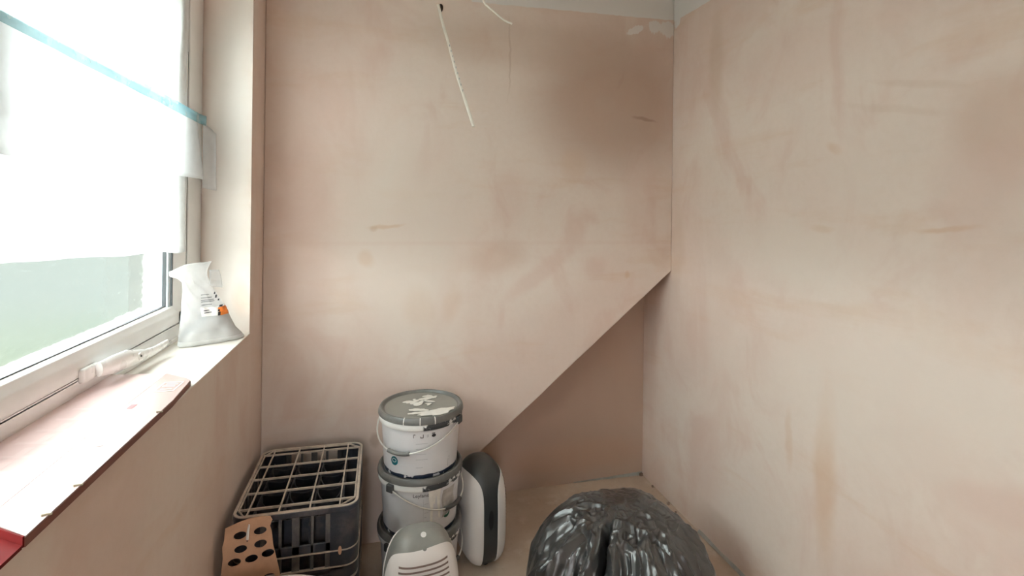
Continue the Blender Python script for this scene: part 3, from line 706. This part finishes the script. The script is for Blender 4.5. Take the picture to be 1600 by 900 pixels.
# ------------------------------------------------------------------ dehumidifiers
HW, HZ, DD = .1145, .425, .082
def outline(a):
    """front outline of the case, a=0 at the bottom going round; returns x, z"""
    s_, c_ = math.sin(a), -math.cos(a)
    n1 = 3.0 if c_ > 0 else 4.0
    k = (abs(s_)**n1+abs(c_)**n1)**(-1/n1)
    hz = HZ-.17 if c_ > 0 else .17
    return HW*s_*k, .17+c_*k*hz
def case_pt(a, rho, side, grow=0.0):
    x, z = outline(a); d = DD*max(0.0, 1-rho**5)**.42
    return ((x+grow*math.sin(a))*rho, side*(d+grow*.6), .17+(z-.17+grow*-math.cos(a))*rho)
def rhos(n, mx=1.0): return [mx*math.sin(.5*PI*k/n)**.8 for k in range(n+1)]
def make_dehumidifier(label, loc, rz, dark):
    t_ = thing('dehumidifier', label, 'dehumidifier', loc, rz, 'dehumidifiers')
    mb = MB(); N, K = 144, 40
    rr = rhos(K)
    for sd in (-1, 1):
        mb.grid(lambda u, v: case_pt(2*PI*u, rr[round(v*K)], sd), N, K, True)
    mb.build('shell', M['shelldark' if dark else 'shell'], t_, smooth=True)
    def zcut(x): return .372+.035*math.tanh((x-.02)/.045)-.010*math.cos(x/.03) if False else (.388 if dark else .396)+.005*math.tanh((x-.020)/.035)
    def panel_pt(u, v, sd, grow, rmx=.9885):
        if dark: rmx = .982
        elif sd > 0: rmx = .965
        a = 2*PI*u; x1, z1 = outline(a); rm = rmx
        if z1 > .18:
            tc = (zcut(x1*.9*(1 if sd < 0 else -1))-.17)/(z1-.17)
            pw = 9 if dark else 18; rm = (rm**-pw+max(.1, tc)**-pw)**(-1/pw)
        # soften the panel's top corners
        return case_pt(a, rm*math.sin(.5*PI*v)**.8, sd, grow)
    g = .0040
    for sd, nm in ((-1, 'front_panel'), (1, 'rear_panel')):
        mb = MB().grid(lambda u, v: panel_pt(u, v, sd, g), N, 52, True)
        n0 = len(mb.v)
        rim = [panel_pt(i/N, 1.0, sd, g) for i in range(N)]; inn = [panel_pt(i/N, 1.0, sd, -.002) for i in range(N)]
        mb.add(rim+inn, [(i, (i+1) % N, N+(i+1) % N, N+i) for i in range(N)])
        pn = mb.build(nm, M['panel'], t_, smooth=True)
        if sd < 0:
            sl = 0
            for k_ in range(15):
                z0 = .356-.0135*k_; wl = .072+.0016*k_
                def slot(u, v, zz=z0, wl=wl):
                    x = -wl+2*wl*u; z = zz+.010*(u-.35)**2*1.6+(v-.5)*.0052
                    rho = max(abs(x)/HW, abs(z-.17)/.2)
                    # depth of the panel at this x,z
                    lo, hi = 0.0, 1.0; a = math.atan2(x, -(z-.17)); xo, zo = outline(a)
                    # refine angle so that the ray through (x,z) is used
                    best = None
                    for q in range(60):
                        a2 = a+(q-30)*.012; xo, zo = outline(a2)
                        e = abs(xo*(z-.17)-x*(zo-.17))/max(1e-6, math.hypot(xo, zo-.17))
                        if (xo*x+(zo-.17)*(z-.17)) >= 0 and (best is None or e < best[0]): best = (e, xo, zo)
                    rr_ = math.hypot(x, z-.17)/math.hypot(best[1], best[2]-.17)
                    return (x, -(DD*max(0, 1-rr_**5)**.42+g*.6+.0030), z)
                MB().grid(slot, 14, 1).build('vent_slot', M['slot'], pn)
                sl += 1
    # grip recess on each side of the case
    for sx in (-1, 1):
        mb = MB().grid(lambda u, v: (sx*(HW*.996+.0012-.0004*v), .0105*v*math.cos(2*PI*u), .21+(.042*v*math.sin(2*PI*u) if abs(math.sin(2*PI*u)) < .92 else .042*v*math.copysign(.94, math.sin(2*PI*u)))), 28, 3, True)
        mb.build('grip_recess', M['recess'], t_)
    for sx in (-1, 1):
        mb = MB().lathe([(0, 0), (.012, 0), (.014, .012), (0, .012)], 14, sx*.06, 0); mb.build('foot', M['recess'], t_)
    if dark: return t_
    mb = MB(); mb.tube([(.004, -.030, HZ-.0085), (.004, -.032, HZ-.005)], .0085, 16); mb.build('power_button', M['panel'], t_, smooth=True)
    mb = MB(); mb.tube([(.004, -.062, HZ-.030), (.004, -.065, HZ-.027)], .006, 14); mb.build('indicator', M['shell'], t_, smooth=True)
    return t_
make_dehumidifier('grey dehumidifier with louvred white front, in front of the bucket stack', (.128, 1.60, 0), math.radians(3), False)
make_dehumidifier('white dehumidifier with dark grey side band, right of the bucket stack', (.403, 2.062, 0), math.radians(102), True).scale = (1, 1, .945)

# ------------------------------------------------------------------ bottle crates
CW, CD, CH = .372, .462, .232          # width, depth, height
def rrect(w_, d_, r, n=7):
    out = []
    for cx, cy, a0 in ((w_/2-r, d_/2-r, 0), (-w_/2+r, d_/2-r, PI/2), (-w_/2+r, -d_/2+r, PI), (w_/2-r, -d_/2+r, 1.5*PI)):
        for k_ in range(n+1):
            a = a0+PI/2*k_/n; out.append((cx+r*math.cos(a), cy+r*math.sin(a)))
    return out
def ring(mb, z0, z1, w0, d0, th, r):
    o_ = rrect(w0, d0, r); i_ = rrect(w0-2*th, d0-2*th, max(.004, r-th)); n = len(o_)
    vs = [(x, y, z0) for x, y in o_]+[(x, y, z1) for x, y in o_]+[(x, y, z0) for x, y in i_]+[(x, y, z1) for x, y in i_]
    fs = []
    for k_ in range(n):
        j = (k_+1) % n
        fs += [(k_, j, n+j, n+k_), (2*n+j, 2*n+k_, 3*n+k_, 3*n+j), (n+k_, n+j, 3*n+j, 3*n+k_), (j, k_, 2*n+k_, 2*n+j)]
    return mb.add(vs, fs)
def make_crate(label, loc, group):
    t_ = thing('bottle_crate', label, 'crate', loc, 0, group)
    mb = MB(); ring(mb, CH-.020, CH-.003, CW, CD, .012, .042); mb.build('top_rim', M['crate'], t_, bevel=.002)
    mb = MB(); ring(mb, CH-.004, CH, CW-.004, CD-.004, .008, .040); mb.build('rim_edge', M['cratedust'], t_, bevel=.001, label='dusty beige top edge')
    mb = MB(); ring(mb, .0, .016, CW-.022, CD-.022, .012, .05); mb.build('bottom_rim', M['crate'], t_, bevel=.002)
    mb = MB(); ring(mb, .030, .044, CW-.004, CD-.004, .010, .042); mb.build('lower_rail', M['crate'], t_, bevel=.002)
    mb = MB(); ring(mb, .040, .0445, CW-.002, CD-.002, .006, .042); mb.build('rail_edge', M['cratedust'], t_, label='dusty edge of the lower rail')
    mb = MB(); ring(mb, .094, .122, CW-.006, CD-.006, .007, .042); mb.build('middle_rail', M['crate'], t_, bevel=.002)
    mb = MB(); ring(mb, .090, .0945, CW-.003, CD-.003, .010, .042); mb.build('middle_rail_edge', M['cratedust'], t_, label='dusty ledge of the middle rail')
    # rounded corner posts
    for sx in (-1, 1):
        for sy in (-1, 1):
            o_ = []; i_ = []
            cx, cy = sx*(CW/2-.044), sy*(CD/2-.044)
            P = [(sx*(CW/2-.085), sy*(CD/2-.002))]+[(cx+sx*.042*math.sin(a), cy+sy*.042*math.cos(a)) for a in [PI/2*k_/6 for k_ in range(7)]]+[(sx*(CW/2-.002), sy*(CD/2-.085))]
            Q = [(sx*(CW/2-.085), sy*(CD/2-.010))]+[(cx+sx*.034*math.sin(a), cy+sy*.034*math.cos(a)) for a in [PI/2*k_/6 for k_ in range(7)]]+[(sx*(CW/2-.010), sy*(CD/2-.085))]
            MB().prism(P+Q[::-1], .002, CH-.006).build('corner_post', M['crate'], t_, bevel=.001)
    # side bars
    for sy in (-1, 1):
        for k_, x in enumerate([-.095, -.045, .0, .048, .098]):
            y0, y1 = sorted((sy*(CD/2-.003), sy*(CD/2-.010)))
            wd = .0045 if k_ % 2 else .011
            MB().box(x-wd, x+wd, y0, y1, .03, CH-.012).build('side_bar', M['crateedge'], t_, bevel=.001)
    for sx in (-1, 1):
        for k_, y in enumerate([-.14, -.09, -.045, 0, .045, .09, .14]):
            x0, x1 = sorted((sx*(CW/2-.003), sx*(CW/2-.010)))
            wd = .0045 if k_ % 2 else .010
            MB().box(x0, x1, y-wd, y+wd, .03, CH-.012).build('side_bar', M['crateedge'], t_, bevel=.001)
    # inner walls of the bottle cells
    xs = [-.142, -.052, .038, .128]; ys = [-.182, -.087, .004, .095, .186]
    for x in xs: MB().box(x-.002, x+.002, -CD/2+.014, CD/2-.014, .006, CH-.050).build('cell_divider', M['crate'], t_)
    for y in ys: MB().box(-CW/2+.014, CW/2-.014, y-.002, y+.002, .006, CH-.050).build('cell_divider', M['crate'], t_)
    MB().box(-CW/2+.02, CW/2-.02, -CD/2+.02, CD/2-.02, .004, .007).build('crate_base', M['crate'], t_)
    for i in range(3):
        for j in range(4):
            cx, cy = (xs[i]+xs[i+1])/2, (ys[j]+ys[j+1])/2
            pts = [(cx+.040*math.cos(a), cy+.041*math.sin(a), CH-.052+.012*math.cos(2*a)) for a in [2*PI*k_/20 for k_ in range(20)]]
            MB().tube(pts, .0022, 6, closed=True).build('bottle_ring', M['crate'], t_, smooth=True)
    # grid across the top, chamfered at the corners
    za, zb_ = CH-.0075, CH-.0005
    for k_, x in enumerate(xs): MB().box(x-.0022, x+.0022, -CD/2+.011, CD/2-.011, za, zb_).build('grid_bar', M['cratedust'], t_, bevel=.0008)
    for k_, y in enumerate(ys): MB().box(-CW/2+.011, CW/2-.011, y-.0022, y+.0022, za, zb_).build('grid_bar', M['cratedust'], t_, bevel=.0008)
    mb = MB(); o_ = [(-.150, -CD/2+.014), (.132, -CD/2+.014), (CW/2-.014, -.182), (CW/2-.014, .186), (.136, CD/2-.014), (-.150, CD/2-.014), (-CW/2+.014, .186), (-CW/2+.014, -.182)]
    mb.tube([(x, y, CH-.004) for x, y in o_], .0032, 6, closed=True); mb.build('grid_frame', M['cratedust'], t_)
    return t_
cr = make_crate('dusty navy bottle crate with pale wire-like grid top, topmost of two by the left corner', (-.247, 1.925, .236), 'stacked bottle crates')
cr2 = copy_tree(cr); cr2.location = (-.247, 1.925, .001)
cr2['label'] = 'dark bottle crate standing on the floor underneath the gridded navy crate'
mb = MB().grid(lambda u, v: (CW/2-.055+.0055*v*math.cos(2*PI*u), -CD/2+.0015, .092+.014*v*math.sin(2*PI*u)), 16, 2, True)
mb.build('worn_spot', M['ply'], cr, solid=.0008)

# ------------------------------------------------------------------ perforated brown card leaning on the crate
card = thing('perforated_card', 'brown card with seven oval holes leaning on the front of the crate', 'card', (-.37, 1.60, 0), 0)
lean = math.radians(6)
def cpos(x, z, d): return (x+.37, (z-.48)*math.tan(lean)+.048+d, z)
out = [(-.431, .470), (-.40, .481), (-.37, .489), (-.335, .492), (-.311, .489), (-.305, .478), (-.311, .462), (-.306, .448), (-.300, .405), (-.280, .330), (-.262, .235), (-.25, .15), (-.25, .004), (-.437, .004), (-.440, .15), (-.438, .33), (-.434, .39), (-.437, .42), (-.432, .44)]
holes = [(-.391, .446), (-.337, .452), (-.388, .408), (-.335, .416), (-.403, .374), (-.358, .378), (-.314, .387), (-.41, .31), (-.36, .315), (-.31, .32)]
bm = bmesh.new(); eds = []
def loop(pts):
    vs_ = [bm.verts.new(cpos(x, z, 0)) for x, z in pts]
    for i in range(len(vs_)): eds.append(bm.edges.new((vs_[i], vs_[(i+1) % len(vs_)])))
loop(out)
for hx, hz_ in holes:
    tl = math.radians(10)
    loop([(hx+.0175*math.cos(a)*math.cos(tl)-.0108*math.sin(a)*math.sin(tl), hz_+.0175*math.cos(a)*math.sin(tl)+.0108*math.sin(a)*math.cos(tl)) for a in [2*PI*k_/24 for k_ in range(24)]])
bmesh.ops.triangle_fill(bm, use_beauty=True, use_dissolve=False, edges=eds)
bmesh.ops.recalc_face_normals(bm, faces=bm.faces)
me = bpy.data.meshes.new('card_board'); bm.to_mesh(me); bm.free(); me.materials.append(M['ply'])
o = bpy.data.objects.new('card_board', me); C.objects.link(o); o.parent = card
md = o.modifiers.new('thick', 'SOLIDIFY'); md.thickness = .004; md.offset = 0
mb = MB(); mb.tube([cpos(-.3665, .475, -.004), cpos(-.369, .455, -.0055), cpos(-.3705, .434, -.004)], [.0028, .0046, .0048], 10, flat=.6); mb.build('white_tab', M['paint'], card, smooth=True)
mb = MB(); mb.tube([cpos(-.370, .431, -.0045), cpos(-.370, .430, -.006)], .002, 8); mb.build('pin', M['ink'], card)

# ------------------------------------------------------------------ white tub at the bottom edge
tub = thing('plastic_tub', 'white plastic tub with rounded rim, in front of the perforated card', 'tub', (-.262, 1.345, 0), 0)
MB().lathe([(0, .004), (0, 0), (.155, 0), (.163, .006), (.186, .36), (.186, .372), (.180, .372), (.157, .012), (0, .010)], 64).build('body', M['rubberwhite'], tub, smooth=True)
MB().lathe([(.184, .366), (.190, .360), (.197, .362), (.2, .370), (.197, .378), (.188, .381), (.181, .377), (.180, .370)], 64, closed=True).build('rim', M['rubberwhite'], tub, smooth=True)

# ------------------------------------------------------------------ black bin bag
FOLDS = [  # (azimuth at crown, azimuth at floor, start, end, half width, depth)
    (250, 257, .16, 1.0, .016, -.060), (262, 268, .16, 1.0, .030, .022), (236, 246, .20, 1.0, .030, .018),
    (40, -48, .22, 1.0, .022, -.034), (20, -34, .18, 1.0, .035, .016), (225, 205, .34, 1.0, .026, .030), (238, 218, .40, 1.0, .030, -.042),
    (285, 262, .24, .80, .011, .016), (296, 282, .30, .90, .012, .018), (309, 296, .30, 1.0, .012, -.018), (318, 290, .36, 1.0, .010, .014), (275, 288, .45, 1.0, .014, -.016), (333, 312, .30, 1.0, .024, .012), (196, 190, .3, 1.0, .02, -.018), (300, 318, .5, 1.0, .012, .014)]
def bag_surface(u, v):
    """u round, v from crown to floor: a sheet pulled down over a rounded load"""
    a = 2*PI*u; ad = math.degrees(a); ph = v
    s_ = min(1, ph*1.18)
    R = .332*(1+.03*math.sin(2*a+1.0)+.02*math.sin(3*a+.4))
    r = R*math.sin(s_*PI/2)**.86
    z = .372*math.cos(s_*PI/2)**.88 if ph < .85 else 0.0
    fx, fy = math.cos(a), math.sin(a)
    x, y = r*fx, r*fy
    front = .5-.5*(.45*fx+.89*fy)
    w1 = noise.noise((x*4+3, y*4, z*2)); w2 = noise.noise((x*4, y*4+8, z*2+4))
    q_ = min(r, .19)+.25*max(0, r-.19); wx, wy = fx*q_+.016*w1, fy*q_+.016*w2
    n1 = noise.noise((wx*9+1, wy*9, z*1.5)); n2 = noise.noise((wx*15, wy*15+7, z*2.6)); n3 = noise.noise((wx*44+5, wy*44, z*4.5))
    soft = .25+.75*front
    d = .014*n1+.022*(1-min(1, abs(n2)*3.6))*soft-.015*(1-min(1, abs(n1)*4.5))*soft+.009*(1-min(1, abs(n3)*2.8))*soft-.009
    d *= min(1, .35+ph*2)
    for a0, a1, s0, s1, hw, dep in FOLDS:
        if ph < s0-.08: continue
        f = max(0, min(1, (ph-s0)/(1-s0)))
        da = (ad+25-(a0+(a1-a0)*f)+6*noise.noise((ph*4, a0, 0))+180) % 360-180
        t_ = abs(math.radians(da))*max(r, .05)/hw
        if t_ < 1: d += dep*(1-t_)**1.3*min(1, max(0, (ph-s0+.08)/.2))*(1 if s1 >= 1 else max(0, min(1, (s1-ph)/.15)))
    sn, cs = math.sin(s_*PI/2), max(0.0, math.cos(s_*PI/2))
    rr = r+d*sn; zz = max(0, z+d*cs)
    if ph > .85: rr *= 1-.10*(ph-.85)/.15
    return (rr*fx, rr*fy, zz)
o = MB().grid(bag_surface, 520, 180, True).build('bin_bag', M['binbag'], smooth=True)
for p in o.data.polygons: p.use_smooth = True
o.location = (.838, 1.665, .001)
tag(o, 'big black crumpled plastic sack bulging up from the floor by the right wall', 'bin bag')
